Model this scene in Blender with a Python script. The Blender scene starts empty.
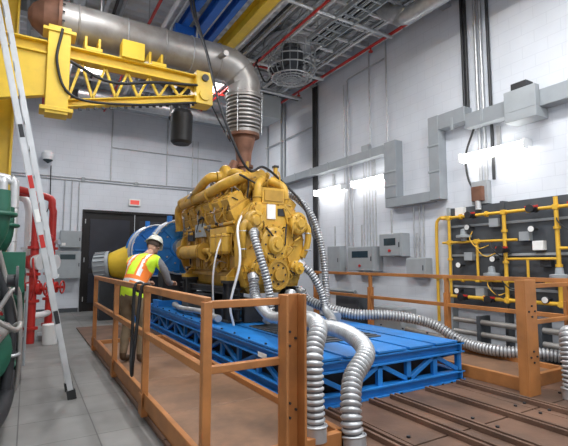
import bpy, bmesh, math, random
from mathutils import Vector, Matrix
R=random.Random(7)
def V(*a): return Vector(a)
scene=bpy.context.scene

# ---------------------------------------------------------------- materials
def mat(name,col,rough=.5,metal=0.0,noise=.10,scale=5.0,bump=0.0,dirt=None,dirtamt=.5,emit=0,bscale=None):
    m=bpy.data.materials.new(name); m.use_nodes=True
    nt=m.node_tree; n=nt.nodes; l=nt.links
    b=n['Principled BSDF']; b.inputs['Roughness'].default_value=rough; b.inputs['Metallic'].default_value=metal
    tc=n.new('ShaderNodeTexCoord'); no=n.new('ShaderNodeTexNoise'); no.inputs['Scale'].default_value=scale; no.inputs['Detail'].default_value=5
    l.new(tc.outputs['Object'],no.inputs['Vector'])
    cr=n.new('ShaderNodeValToRGB'); cr.color_ramp.elements[0].position=.3; cr.color_ramp.elements[1].position=.7
    cr.color_ramp.elements[0].color=tuple(max(0,c*(1-noise)) for c in col)+(1,)
    cr.color_ramp.elements[1].color=tuple(min(1,c*(1+noise)) for c in col)+(1,)
    l.new(no.outputs['Fac'],cr.inputs['Fac']); out=cr.outputs['Color']
    if dirt:
        n2=n.new('ShaderNodeTexNoise'); n2.inputs['Scale'].default_value=scale*.45; n2.inputs['Detail'].default_value=8
        n2.inputs['Roughness'].default_value=.7
        l.new(tc.outputs['Object'],n2.inputs['Vector'])
        r2=n.new('ShaderNodeValToRGB'); r2.color_ramp.elements[0].position=.48; r2.color_ramp.elements[1].position=.72
        r2.color_ramp.elements[0].color=(0,0,0,1); r2.color_ramp.elements[1].color=(dirtamt,)*3+(1,)
        l.new(n2.outputs['Fac'],r2.inputs['Fac'])
        mx=n.new('ShaderNodeMix'); mx.data_type='RGBA'
        l.new(r2.outputs['Color'],mx.inputs[0]); l.new(out,mx.inputs[6]); mx.inputs[7].default_value=tuple(dirt)+(1,)
        out=mx.outputs[2]
    l.new(out,b.inputs['Base Color'])
    if bump:
        n3=n.new('ShaderNodeTexNoise'); n3.inputs['Scale'].default_value=bscale or scale*6; n3.inputs['Detail'].default_value=4
        l.new(tc.outputs['Object'],n3.inputs['Vector'])
        bp=n.new('ShaderNodeBump'); bp.inputs['Strength'].default_value=bump; bp.inputs['Distance'].default_value=.02
        l.new(n3.outputs['Fac'],bp.inputs['Height']); l.new(bp.outputs['Normal'],b.inputs['Normal'])
    if emit:
        b.inputs['Emission Color'].default_value=tuple(col)+(1,); b.inputs['Emission Strength'].default_value=emit
    return m

def brickmat(name,c1,c2,mortar,bw,bh,plane,rough=.7,ms=.006,off=.5,dk=.8,nsc=1.3):
    m=bpy.data.materials.new(name); m.use_nodes=True
    nt=m.node_tree; n=nt.nodes; l=nt.links; b=n['Principled BSDF']; b.inputs['Roughness'].default_value=rough
    tc=n.new('ShaderNodeTexCoord'); sp=n.new('ShaderNodeSeparateXYZ'); cb=n.new('ShaderNodeCombineXYZ')
    l.new(tc.outputs['Object'],sp.inputs[0])
    l.new(sp.outputs[plane[0]],cb.inputs['X']); l.new(sp.outputs[plane[1]],cb.inputs['Y'])
    br=n.new('ShaderNodeTexBrick'); br.offset=off
    br.inputs['Scale'].default_value=1; br.inputs['Brick Width'].default_value=bw; br.inputs['Row Height'].default_value=bh
    br.inputs['Mortar Size'].default_value=ms; br.inputs['Mortar Smooth'].default_value=.3
    br.inputs['Color1'].default_value=c1+(1,); br.inputs['Color2'].default_value=c2+(1,); br.inputs['Mortar'].default_value=mortar+(1,)
    l.new(cb.outputs[0],br.inputs['Vector'])
    no=n.new('ShaderNodeTexNoise'); no.inputs['Scale'].default_value=nsc; no.inputs['Detail'].default_value=8
    l.new(tc.outputs['Object'],no.inputs['Vector'])
    cr=n.new('ShaderNodeValToRGB'); cr.color_ramp.elements[0].color=(dk,dk,dk,1); cr.color_ramp.elements[1].color=(1,1,1,1)
    cr.color_ramp.elements[0].position=.3; cr.color_ramp.elements[1].position=.65
    l.new(no.outputs['Fac'],cr.inputs['Fac'])
    mx=n.new('ShaderNodeMix'); mx.data_type='RGBA'; mx.blend_type='MULTIPLY'; mx.inputs[0].default_value=.7
    l.new(br.outputs['Color'],mx.inputs[6]); l.new(cr.outputs['Color'],mx.inputs[7]); l.new(mx.outputs[2],b.inputs['Base Color'])
    bp=n.new('ShaderNodeBump'); bp.inputs['Strength'].default_value=.2; bp.inputs['Distance'].default_value=.01; bp.invert=True
    l.new(br.outputs['Fac'],bp.inputs['Height']); l.new(bp.outputs['Normal'],b.inputs['Normal'])
    return m

WALLR=brickmat('wall_paint_right',(.68,.71,.76),(.67,.70,.75),(.61,.64,.69),.4,.2,('Y','Z'),dk=.86)
WALLB=brickmat('wall_paint_back',(.68,.71,.76),(.67,.70,.75),(.60,.63,.68),.4,.2,('X','Z'),dk=.86)
FLOOR=brickmat('floor_concrete',(.22,.215,.205),(.20,.195,.185),(.10,.098,.095),.6,.6,('X','Y'),rough=.5,ms=.006,off=0,dk=.55,nsc=2.2)
YEL=mat('engine_yellow',(.60,.35,.045),.40,0,.16,4,.05,dirt=(.24,.13,.02),dirtamt=.7)
YEL2=mat('engine_yellow_dark',(.42,.235,.03),.45,0,.18,6)
CRY=mat('crane_yellow',(.74,.49,.03),.45,0,.08,3,dirt=(.38,.25,.04),dirtamt=.5)
GASY=mat('gas_pipe_yellow',(.72,.42,.04),.4,0,.08,5)
BLUE=mat('bed_blue',(.015,.19,.55),.42,0,.15,3,dirt=(.02,.09,.22),dirtamt=.5)
BLUED=mat('dyno_blue',(.02,.20,.58),.4,0,.12,4)
ORG=mat('rail_orange',(.40,.160,.045),.55,0,.18,4,dirt=(.19,.085,.035),dirtamt=.6)
RUST=mat('rusty_deck',(.130,.070,.044),.6,0,.35,2.2,.15,dirt=(.05,.035,.027),dirtamt=.9)
PLY=mat('plywood_deck',(.20,.108,.06),.6,0,.28,2.0,.1,dirt=(.08,.048,.03),dirtamt=.9)
BLK=mat('black_steel',(.022,.023,.026),.5,0,.2,6)
RUB=mat('black_rubber',(.015,.015,.016),.6)
GAL=mat('galvanised_steel',(.50,.51,.52),.38,.65,.12,12)
HOSE=mat('hose_metal',(.47,.48,.49),.36,.55,.18,10)
HOSED=mat('hose_groove_shade',(.12,.12,.125),.55,.5,.18,10)  # darker copy of the hose metal, painting shade into the grooves
STEEL=mat('stainless_pipe',(.36,.345,.33),.42,.45,.28,2.2,.05,dirt=(.18,.135,.10),dirtamt=.7)
RUSTP=mat('heat_rusted_pipe',(.20,.095,.06),.6,.3,.3,5,.1)
ALU=mat('aluminium',(.60,.61,.62),.35,.45,.08,8)
GREY=mat('grey_enclosure',(.33,.355,.37),.5,0,.06,5)
GREYL=mat('light_grey_trunking',(.30,.325,.345),.5,.1,.06,5)
DGREY=mat('dark_panel',(.062,.070,.080),.55,0,.12,5)
RED=mat('sprinkler_red',(.48,.025,.02),.4,0,.1,5)
WHITE=mat('white_paint',(.76,.77,.78),.5,0,.05,5)
DOOR=mat('door_bronze',(.014,.012,.012),.4,.2,.15,3)
DOORP=mat('door_panel',(.025,.027,.038),.35,.1,.15,3)
GREEN=mat('pump_green',(.012,.10,.06),.5,0,.15,5)
TUBE=mat('fluorescent_tube',(1,.98,.95),.5,0,0,1,emit=14)
BAY=mat('added_bay_lens',(1,.98,.95),.5,0,0,1,emit=5)
DECKM=mat('ceiling_deck',(.74,.77,.80),.5,.0,.05,2)
BEAMM=mat('roof_beam_grey',(.32,.34,.36),.5,.1,.12,3)
CBLUE=mat('crane_blue',(.015,.12,.50),.4)
HV=mat('hi_vis_yellow',(.58,.85,.03),.7,0,.12,12,.2)
HVO=mat('hi_vis_orange',(.90,.22,.03),.7,0,.05,12)
REFL=mat('reflective_silver',(.72,.73,.72),.4,.2,.05,12)
SHIRT=mat('work_shirt',(.16,.16,.17),.8,0,.2,12,.3)
PANTS=mat('khaki_trousers',(.17,.125,.075),.8,0,.2,10,.3)
BOOT=mat('leather_boot',(.07,.04,.02),.6)
SKIN=mat('skin',(.50,.29,.20),.55,0,.06,10)
HAIR=mat('hair_brown',(.05,.03,.02),.8)
HAT=mat('hard_hat',(.60,.60,.52),.35)
SIGN=mat('exit_sign',(.75,.10,.08),.5,emit=.4)
SCREEN=mat('display_glass',(.03,.05,.06),.15)
LBL=mat('label_white',(.82,.82,.79),.5)
CABLE=mat('cable_jacket',(.02,.02,.022),.5)

# ---------------------------------------------------------------- builder
def catmull(pts,step):
    P=[Vector(p) for p in pts]
    if len(P)==2: Q=[P[0].lerp(P[1],i/20) for i in range(21)]
    else:
        E=[P[0]*2-P[1]]+P+[P[-1]*2-P[-2]]; Q=[]
        for i in range(1,len(E)-2):
            a,b,c,d=E[i-1:i+3]
            for k in range(16):
                t=k/16
                Q.append(.5*((2*b)+(c-a)*t+(2*a-5*b+4*c-d)*t*t+(3*b-a-3*c+d)*t**3))
        Q.append(P[-1])
    out=[Q[0]]; acc=0
    L=sum((Q[i+1]-Q[i]).length for i in range(len(Q)-1)); n=max(2,int(round(L/step))); st=L/n; tgt=st
    for i in range(len(Q)-1):
        d=(Q[i+1]-Q[i]).length
        while d>1e-9 and acc+d>=tgt-1e-9 and len(out)<n:
            out.append(Q[i].lerp(Q[i+1],(tgt-acc)/d)); tgt+=st
        acc+=d
    out.append(Q[-1])
    return out

class B:
    def __init__(s): s.v=[];s.f=[];s.mi=[];s.sm=[];s.mats=[];s.M=None
    def add(s,vs,fs,mt,smooth=False):
        o=len(s.v)
        for p in vs:
            p=Vector(p)
            s.v.append(s.M@p if s.M else p)
        if mt not in s.mats: s.mats.append(mt)
        k=s.mats.index(mt)
        for f in fs: s.f.append([i+o for i in f]); s.mi.append(k); s.sm.append(smooth)
    def box(s,x0,x1,y0,y1,z0,z1,mt):
        s.add([(x0,y0,z0),(x1,y0,z0),(x1,y1,z0),(x0,y1,z0),(x0,y0,z1),(x1,y0,z1),(x1,y1,z1),(x0,y1,z1)],
              [(0,3,2,1),(4,5,6,7),(0,1,5,4),(1,2,6,5),(2,3,7,6),(3,0,4,7)],mt)
    def obox(s,c,sz,rot,mt):
        c=Vector(c); h=[a/2 for a in sz]; vs=[]
        for z in(-1,1):
            for x,y in((-1,-1),(1,-1),(1,1),(-1,1)): vs.append(c+rot@Vector((x*h[0],y*h[1],z*h[2])))
        s.add(vs,[(0,3,2,1),(4,5,6,7),(0,1,5,4),(1,2,6,5),(2,3,7,6),(3,0,4,7)],mt)
    def frame(s,d,up=None):
        d=Vector(d).normalized(); u=Vector(up) if up else (Vector((0,0,1)) if abs(d.z)<.95 else Vector((1,0,0)))
        x=u.cross(d).normalized(); y=d.cross(x).normalized(); return x,y,d
    def bar(s,p0,p1,w,h,mt,up=None):
        p0=Vector(p0);p1=Vector(p1); x,y,d=s.frame(p1-p0,up)
        vs=[p+x*a*w/2+y*b*h/2 for p in(p0,p1) for a,b in((-1,-1),(1,-1),(1,1),(-1,1))]
        s.add(vs,[(0,3,2,1),(4,5,6,7),(0,1,5,4),(1,2,6,5),(2,3,7,6),(3,0,4,7)],mt)
    def ibeam(s,p0,p1,w,h,t,mt):
        p0=Vector(p0);p1=Vector(p1); x,y,d=s.frame(p1-p0)
        s.bar(p0+y*(h-t)/2,p1+y*(h-t)/2,w,t,mt); s.bar(p0-y*(h-t)/2,p1-y*(h-t)/2,w,t,mt); s.bar(p0,p1,t,h-2*t,mt)
    def lathe(s,p,ax,prof,mt,seg=24,smooth=True):
        x,y,d=s.frame(ax); p=Vector(p)
        for k in range(len(prof)-1):
            (t0,r0),(t1,r1)=prof[k],prof[k+1]; vs=[];fs=[]
            for t,r in((t0,r0),(t1,r1)):
                for i in range(seg):
                    a=2*math.pi*i/seg; vs.append(p+d*t+x*(r*math.cos(a))+y*(r*math.sin(a)))
            for i in range(seg):
                j=(i+1)%seg; fs.append((i,j,j+seg,i+seg))
            s.add(vs,fs,mt,smooth)
    def cyl(s,p0,p1,r,mt,r1=None,seg=20):
        p0=Vector(p0);p1=Vector(p1);L=(p1-p0).length; r1=r if r1 is None else r1
        s.lathe(p0,p1-p0,[(0,.0001),(0,r),(L,r1),(L,.0001)],mt,seg)
    def tube(s,pts,r,mt,seg=10,step=.06,corr=0,raw=False,m2=None):
        P=[Vector(p) for p in pts] if raw else catmull(pts,step)
        n=len(P); T=[(P[min(i+1,n-1)]-P[max(i-1,0)]).normalized() for i in range(n)]
        x,y,_=s.frame(T[0]); vs=[];fs=[];gs=[]
        for i in range(n):
            if i:
                ax=T[i-1].cross(T[i])
                if ax.length>1e-7:
                    q=Matrix.Rotation(T[i-1].angle(T[i]),3,ax.normalized()); x=q@x; y=q@y
            rr=r*(1-corr*(1 if i%4>=2 else 0)) if corr else r
            for k in range(seg):
                a=2*math.pi*k/seg; vs.append(P[i]+x*rr*math.cos(a)+y*rr*math.sin(a))
        for i in range(n-1):
            for k in range(seg):
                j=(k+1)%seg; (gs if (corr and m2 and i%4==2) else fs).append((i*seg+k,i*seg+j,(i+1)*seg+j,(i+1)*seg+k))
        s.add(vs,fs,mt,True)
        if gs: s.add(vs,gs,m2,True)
        s.add(vs[:seg],[tuple(range(seg))[::-1]],mt); s.add(vs[-seg:],[tuple(range(seg))],mt)
    def torus(s,c,ax,R_,r,mt,seg=28,sg=8,a0=0,a1=2*math.pi):
        x,y,d=s.frame(ax); c=Vector(c); full=abs(a1-a0-2*math.pi)<1e-6; n=seg if full else seg+1; vs=[];fs=[]
        for i in range(n):
            a=a0+(a1-a0)*i/seg; e=x*math.cos(a)+y*math.sin(a)
            for k in range(sg):
                q=2*math.pi*k/sg; vs.append(c+e*(R_+r*math.cos(q))+d*(r*math.sin(q)))
        for i in range(seg):
            i2=(i+1)%n
            for k in range(sg):
                k2=(k+1)%sg; fs.append((i*sg+k,i*sg+k2,i2*sg+k2,i2*sg+k))
        s.add(vs,fs,mt,True)
    def prism(s,poly,off,mt):
        off=Vector(off); P=[Vector(p) for p in poly]; n=len(P)
        vs=P+[p+off for p in P]; fs=[tuple(range(n))[::-1],tuple(range(n,2*n))]
        for i in range(n): j=(i+1)%n; fs.append((i,j,j+n,i+n))
        s.add(vs,fs,mt)
    def bolts(s,c,ax,r,n,br,bl,mt,a0=0):
        x,y,d=s.frame(ax); c=Vector(c)
        for i in range(n):
            a=a0+2*math.pi*i/n; p=c+x*r*math.cos(a)+y*r*math.sin(a); s.cyl(p,p+d*bl,br,mt,seg=6)
    def obj(s,name,bevel=0,parent=None):
        me=bpy.data.meshes.new(name); me.from_pydata([tuple(p) for p in s.v],[],s.f)
        for m in s.mats: me.materials.append(m)
        me.polygons.foreach_set('material_index',s.mi)
        me.polygons.foreach_set('use_smooth',s.sm)
        bm=bmesh.new(); bm.from_mesh(me); bmesh.ops.recalc_face_normals(bm,faces=bm.faces[:])
        loose=[v for v in bm.verts if not v.link_faces]; bmesh.ops.delete(bm,geom=loose,context='VERTS')
        bm.to_mesh(me); bm.free()
        me.update()
        o=bpy.data.objects.new(name,me); scene.collection.objects.link(o)
        if bevel:
            md=o.modifiers.new('bev','BEVEL'); md.width=bevel; md.segments=1; md.limit_method='ANGLE'; md.angle_limit=math.radians(50)
        if parent: o.parent=parent
        return o
def ry(a): return Matrix.Rotation(a,3,'Y')
def rz(a): return Matrix.Rotation(a,3,'Z')

XR=6.8; YB=14.6; XL=-1.2; YF=-4.0; ZC=6.8
XW=XR-.004; YW=YB-.004
# ---------------------------------------------------------------- room
b=B(); b.box(XL-.2,XR+.2,YF,YB+.2,-.2,0,FLOOR); b.obj('floor')
b=B(); b.box(XR,XR+.2,YF,YB+.2,0,ZC+.1,WALLR); b.obj('wall_right')
b=B(); b.box(XL-.2,XL,YF,YB+.2,0,ZC+.1,WALLR); b.obj('wall_left')
b=B()
b.box(XL,1.42,YB,YB+.2,0,ZC+.1,WALLB); b.box(4.58,XR,YB,YB+.2,0,ZC+.1,WALLB); b.box(1.42,4.58,YB,YB+.2,3.14,ZC+.1,WALLB)
b.obj('wall_back')
b=B(); b.box(XL-.2,XR+.2,YF,YB+.2,ZC+.08,ZC+.2,DECKM)
y=YF
while y<YB-.1:
    b.prism([(XL,y,ZC+.08),(XL,y+.04,ZC),(XL,y+.12,ZC),(XL,y+.16,ZC+.08)],(XR-XL,0,0),DECKM); y+=.3
b.obj('ceiling')
b=B()
for yy in (2.2,5.2,9.6,11.6): b.ibeam((XL+.01,yy,ZC-.2),(XR-.01,yy,ZC-.2),.2,.38,.03,BEAMM)
b.ibeam((XL+.01,13.9,6.45),(XR-.01,13.9,6.45),.2,.36,.03,BEAMM)
b.obj('trim_1')
b=B()
for xx in (-.2,1.4,3.0,4.6,6.1):
    b.bar((xx,YF,ZC-.04),(xx,YB-.01,ZC-.04),.07,.05,BEAMM); b.bar((xx,YF,ZC-.30),(xx,YB-.01,ZC-.30),.06,.04,BEAMM)
    y=YF;k=0
    while y<YB-.4:
        b.cyl((xx,y,ZC-.05 if k%2 else ZC-.29),(xx,y+.4,ZC-.29 if k%2 else ZC-.05),.013,BEAMM,seg=6); y+=.4;k+=1
b.obj('trim_2')
b=B(); b.box(XR-.02,XW,YF,YB-.03,0,.12,DGREY); b.obj('baseboard_right')
b=B(); b.box(XL,1.40,YB-.02,YW,0,.12,DGREY); b.box(4.6,XR-.02,YB-.02,YW,0,.12,DGREY); b.obj('baseboard_back')
b=B()
b.box(1.425,1.5,YB-.05,YB+.1,0,3.13,DOOR); b.box(4.5,4.575,YB-.05,YB+.1,0,3.13,DOOR); b.box(1.5,4.5,YB-.05,YB+.1,3.05,3.13,DOOR)
for i,(a,c) in enumerate(((1.5,2.99),(3.01,4.5))):
    b.box(a,c,YB+.02,YB+.08,0,3.05,DOOR)
    b.box(a+.15,c-.15,YB+.005,YB+.03,1.3,2.85,DOORP); b.box(a+.15,c-.15,YB+.005,YB+.03,.25,1.15,DOORP)
    hx=c-.1 if i==0 else a+.1
    b.cyl((hx,YB-.03,1.0),(hx,YB-.03,1.3),.015,ALU,seg=8); b.box(hx-.02,hx+.02,YB-.04,YB+.02,1.02,1.05,ALU); b.box(hx-.02,hx+.02,YB-.04,YB+.02,1.25,1.28,ALU)
    for zz in(.3,1.5,2.7):
        h=a+.01 if i==0 else c-.01
        b.cyl((h,YB,zz),(h,YB,zz+.14),.02,ALU,seg=8)
b.obj('door_1',.004)

# ---------------------------------------------------------------- steel floor plates
b=B()
xs=[1.03,1.9,2.75,3.6,4.45,5.3,6.1]
for i in range(len(xs)-1):
    for (ya,yb) in ((.3,1.4),(1.42,2.55),(2.57,3.7),(3.72,10.9)):
        b.box(xs[i]+.006,xs[i+1]-.006,ya,yb,0,.03,RUST)
for xx in (2.3,2.6,3.2,3.5,4.05,4.6):
    b.box(xx-.05,xx-.02,.5,3.55,.03,.075,RUST); b.box(xx+.02,xx+.05,.5,3.55,.03,.075,RUST); b.box(xx-.02,xx+.02,.5,3.55,.03,.034,BLK)
for i in range(len(xs)-1):
    for yy in (.5,1.3,1.55,2.45,2.7,3.6):
        for dx in (.08,-.08):
            px=xs[i]+dx if dx>0 else xs[i+1]+dx
            b.cyl((px,yy,.03),(px,yy,.045),.018,BLK,seg=6)
b.obj('steel_floor_plates',.003)

# ---------------------------------------------------------------- test bed
b=B()
X0,X1,Y0,Y1,ZT=2.45,4.8,3.6,10.6,.5
for xx in (X0+.06,X1-.06):
    b.ibeam((xx,Y0,ZT-.07),(xx,Y1,ZT-.07),.12,.12,.02,BLUE); b.ibeam((xx,Y0,.09),(xx,Y1,.09),.12,.12,.02,BLUE)
    n=12; st=(Y1-Y0-.12)/n
    for i in range(n+1):
        yy=Y0+.06+i*st; b.bar((xx,yy,.15),(xx,yy,ZT-.13),.07,.05,BLUE,up=(1,0,0))
        if i<n:
            if i%2: b.bar((xx,yy,.15),(xx,yy+st,ZT-.13),.05,.05,BLUE,up=(1,0,0))
            else: b.bar((xx,yy,ZT-.13),(xx,yy+st,.15),.05,.05,BLUE,up=(1,0,0))
for yy in (Y0+.06,Y1-.06):
    b.ibeam((X0,yy,ZT-.07),(X1,yy,ZT-.07),.12,.12,.02,BLUE); b.ibeam((X0,yy,.09),(X1,yy,.09),.12,.12,.02,BLUE)
    n=5; st=(X1-X0-.12)/n
    for i in range(n+1):
        xx=X0+.06+i*st; b.bar((xx,yy,.15),(xx,yy,ZT-.13),.07,.05,BLUE,up=(0,1,0))
        if i<n:
            b.bar((xx,yy,.15 if i%2 else ZT-.13),(xx+st,yy,ZT-.13 if i%2 else .15),.05,.05,BLUE,up=(0,1,0))
for i in range(7):
    yy=Y0+.8+i*.95; b.ibeam((X0+.1,yy,ZT-.1),(X1-.1,yy,ZT-.1),.1,.14,.02,BLUE)
b.box(X0+.2,X1-.2,Y0+.3,Y1-.3,.04,.3,BLK)
xx=X0
for w in (.42,.42,.46,.42,.42):
    b.box(xx+.01,xx+w-.02,Y0,Y1,ZT,ZT+.025,BLUE); xx+=w+.025
b.box(X0+.5,X1-.75,4.3,6.0,ZT+.025,ZT+.04,DGREY)
for i in range(12): b.box(X0+.52,X1-.77,4.35+i*.14,4.39+i*.14,ZT+.04,ZT+.05,BLK)
for k in range(16):
    for xx in (X0+.04,X1-.04): b.cyl((xx,Y0+.1+k*.45,ZT+.025),(xx,Y0+.1+k*.45,ZT+.045),.016,BLK,seg=6)
b.box(X0-.005,X0,4.5,4.72,.37,.43,LBL)
b.obj('engine_test_bed',.004)

# ---------------------------------------------------------------- engine
def engine():
    root=bpy.data.objects.new('diesel_engine',None); scene.collection.objects.link(root)
    root.scale=(.86,1,1); root.location=(.36,0,-.02)
    b=B(); cx=3.6
    def xz(pts,y): return [(x,y,z) for x,z in pts]
    b.prism(xz([(3.25,1.0),(3.95,1.0),(4.05,1.12),(4.1,1.3),(3.1,1.3),(3.15,1.12)],6.45),(0,2.6,0),YEL)
    b.prism(xz([(3.1,1.3),(4.1,1.3),(4.12,1.75),(4.28,2.12),(4.05,2.3),(3.75,2.2),(3.45,2.2),(3.15,2.3),(2.92,2.12),(3.08,1.75)],6.35),(0,2.75,0),YEL2)
    b.box(3.02,4.18,6.35,9.1,1.28,1.34,YEL2)
    for s in(-1,1):
        for i in range(6):
            y=6.64+i*.43; rt=ry(s*math.radians(30)); n=rt@Vector((0,0,1)); c=Vector((cx+s*.48,y,2.36))
            b.obox(c,(.44,.39,.26),rt,YEL)
            b.obox(c+n*.15,(.40,.36,.04),rt,YEL2)
            b.obox(c+n*.24,(.33,.30,.16),rt,YEL); b.obox(c+n*.335,(.25,.22,.03),rt,YEL)
            for dx in(-.15,.15):
                for dy in(-.15,.15):
                    p=c+n*.17+rt@Vector((dx*1.18,dy*1.08,0)); b.cyl(p,p+n*.03,.016,BLK if R.random()<.2 else YEL2,seg=6)
            b.cyl(c+n*.34,c+n*.38,.035,YEL2,seg=10)
            xx=cx+s*.5
            for (zc,hh) in((1.53,.15),(1.93,.10)):
                off=.0 if zc<1.6 else .06
                xo=xx+s*off
                b.box(min(xo,xo+s*.05),max(xo,xo+s*.05),y-.17,y+.17,zc-hh,zc+hh,YEL)
                b.box(min(xo,xo+s*.075),max(xo,xo+s*.075),y-.12,y+.12,zc-hh*.65,zc+hh*.65,YEL2)
                for dy in(-.145,0,.145):
                    for dz in(-.82,.82): b.cyl((xo+s*.05,y+dy,zc+dz*hh),(xo+s*.068,y+dy,zc+dz*hh),.013,YEL2,seg=6)
            b.tube([c-rt@Vector((s*.18,0,-.05)),(cx+s*.26,y,2.72),(cx+s*.17,y,2.82)],.05,YEL,8,.04)
            b.tube([(cx+s*.62,y+.05,2.18),(cx+s*.72,y+.07,2.25),(cx+s*.74,y+.07,2.45),(cx+s*.66,y+.05,2.62)],.018,STEEL if i%2 else YEL2,6,.04)
            b.tube([(cx+s*.55,y-.1,2.05),(cx+s*.66,y-.12,2.0),(cx+s*.67,y-.12,1.7),(cx+s*.56,y-.1,1.6)],.016,YEL2,6,.04)
        b.tube([(cx+s*.17,6.5,2.85),(cx+s*.17,9.0,2.85)],.085,YEL,14,.045)
        for i in range(7): b.cyl((cx+s*.17,6.46+i*.42,2.85),(cx+s*.17,6.5+i*.42,2.85),.11,YEL2,seg=16)
        b.tube([(cx+s*.68,6.4,2.17),(cx+s*.68,9.0,2.17)],.028,YEL,8)
        b.tube([(cx+s*.60,6.4,1.74),(cx+s*.60,9.0,1.74)],.035,YEL,8)
        for y in(6.6,8.7):
            b.box(min(cx+s*.45,cx+s*.78),max(cx+s*.45,cx+s*.78),y-.13,y+.13,1.22,1.28,YEL)
            b.prism([(cx+s*.5,y-.02,1.28),(cx+s*.74,y-.02,1.28),(cx+s*.5,y-.02,1.5)],(0,.04,0),YEL)
    hs=[(3.05,1.12),(4.15,1.12),(4.28,1.45),(4.3,1.9),(4.22,2.28),(3.98,2.5),(3.22,2.5),(2.98,2.28),(2.9,1.9),(2.92,1.45)]
    b.prism(xz(hs,6.16),(0,.2,0),YEL)
    b.prism(xz([(3.6+(x-3.6)*.93,1.8+(z-1.8)*.93) for x,z in hs],6.12),(0,.05,0),YEL)
    for i in range(len(hs)):
        for t in(0,.33,.66):
            x0,z0=hs[i]; x1,z1=hs[(i+1)%len(hs)]; x=x0+(x1-x0)*t; z=z0+(z1-z0)*t
            x=3.6+(x-3.6)*.96; z=1.8+(z-1.8)*.96; b.cyl((x,6.16,z),(x,6.13,z),.018,YEL2,seg=6)
    F=(0,-1,0)
    for (x0,z0,x1,z1) in((3.2,1.25,3.3,1.6),(4.0,1.25,3.9,1.6),(3.1,1.75,3.25,1.8),(4.1,1.8,3.85,1.8),(3.3,2.15,3.4,2.4),(3.9,2.15,3.8,2.42),(3.0,2.0,3.2,2.0)):
        b.bar((x0,6.11,z0),(x1,6.11,z1),.03,.05,YEL,up=(0,1,0))
    b.lathe((3.55,6.12,1.80),F,[(0,.34),(.05,.34),(.05,.30),(.10,.285),(.12,.24),(.12,.17),(.16,.16),(.19,.12),(.19,.06),(.22,.055),(.22,.001)],YEL,32)
    b.bolts((3.55,6.07,1.80),F,.32,16,.013,.02,YEL2); b.bolts((3.55,6.0,1.80),F,.205,8,.016,.02,BLK)
    b.torus((3.55,6.0,1.80),F,.145,.008,BLK,28,6)
    b.lathe((3.6,6.12,1.32),F,[(0,.2),(.04,.24),(.16,.24),(.16,.2),(.14,.2)],YEL2,32); b.lathe((3.6,6.12,1.32),F,[(.14,.2),(.14,.1),(.2,.1),(.2,.001)],YEL2,32)
    b.bolts((3.6,5.98,1.32),F,.15,8,.018,.02,BLK)
    for s in(-1,1):
        c=Vector((cx+s*.48,6.02,2.16))
        b.torus(c,(0,1,0),.13,.065,YEL,24,10); b.lathe(c+V(0,.1,0),F,[(0,.17),(.06,.17),(.14,.12),(.2,.07),(.2,.001)],YEL,24)
        b.bolts(c+V(0,-.03,0),F,.13,8,.012,.05,YEL2)
        b.tube([c+V(s*.13,0,0),c+V(s*.22,0,-.1),c+V(s*.22,.02,-.35),c+V(s*.16,.1,-.55)],.06,YEL,12,.04)
        for z in(1.72,2.0): b.torus((cx+s*.70,6.03,z),(0,0,1),.062,.012,GAL,16,6)
        b.tube([(cx+s*.3,6.25,2.45),(cx+s*.3,6.2,2.65),(cx+s*.26,6.24,2.8),(cx+s*.1,6.4,2.92)],.075,YEL,14,.04)
        b.torus((cx+s*.3,6.22,2.58),(0,0,1),.08,.015,YEL2,18,6)
        b.lathe((cx+s*.42,6.12,1.42),F,[(0,.13),(.12,.13),(.15,.1),(.22,.1),(.22,.04),(.28,.04),(.28,.001)],YEL,20)
        b.bolts((cx+s*.42,5.99,1.42),F,.115,6,.012,.015,BLK)
    b.box(3.36,3.84,6.14,6.5,2.48,2.74,YEL); b.box(3.4,3.8,6.12,6.16,2.52,2.70,YEL2)
    b.box(3.44,3.62,6.095,6.12,2.22,2.46,LBL); b.box(3.68,3.86,6.105,6.12,2.28,2.40,BLK)
    b.box(3.38,3.82,6.75,7.2,2.9,3.12,YEL); b.box(3.35,3.85,6.72,7.23,3.0,3.03,YEL2)
    for i in range(5):
        for s in(-1,1): b.cyl((cx+s*.235,6.78+i*.1,3.03),(cx+s*.235,6.78+i*.1,3.05),.012,BLK,seg=6)
    for s in(-1,1):
        c=Vector((cx+s*.42,7.35,3.08))
        b.torus(c,(s,0,0),.15,.095,YEL,26,12); b.lathe(c,(s,0,0),[(-.1,.17),(.06,.17),(.12,.11),(.2,.1),(.2,.08),(.1,.06)],YEL,24)
        b.lathe(c-V(s*.1,0,0),(-s,0,0),[(0,.14),(.1,.12),(.1,.15),(.14,.15),(.14,.09),(.2,.09)],RUSTP,22)
        b.tube([c+V(-s*.2,.1,0),c+V(-s*.24,.2,.15),(cx+s*.06,7.6,3.45)],.1,RUSTP,14,.04)
        b.tube([c+V(s*.2,0,0),c+V(s*.32,.05,-.02),c+V(s*.36,.3,-.1),c+V(s*.34,.9,-.25),c+V(s*.34,1.7,-.3)],.09,YEL,14,.05)
        b.torus(c+V(s*.34,.9,-.25),(0,1,-.1),.095,.013,GAL,18,6)
        b.tube([c+V(0,-.15,0),c+V(-s*.02,-.35,.05),c+V(-s*.15,-.5,0)],.07,YEL,12,.04)
    b.box(3.3,3.9,7.7,8.9,2.88,3.0,YEL); b.box(3.4,3.8,7.85,8.7,3.0,3.1,YEL2)
    for i in range(4): b.cyl((3.6,8.0+i*.2,3.1),(3.6,8.0+i*.2,3.16),.05,YEL,seg=14)
    b.tube([(2.84,9.0,2.72),(2.84,8.2,2.74),(2.84,7.3,2.78),(2.92,6.85,2.86),(3.15,6.6,2.95),(3.42,6.75,3.02)],.095,YEL,16,.05)
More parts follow.
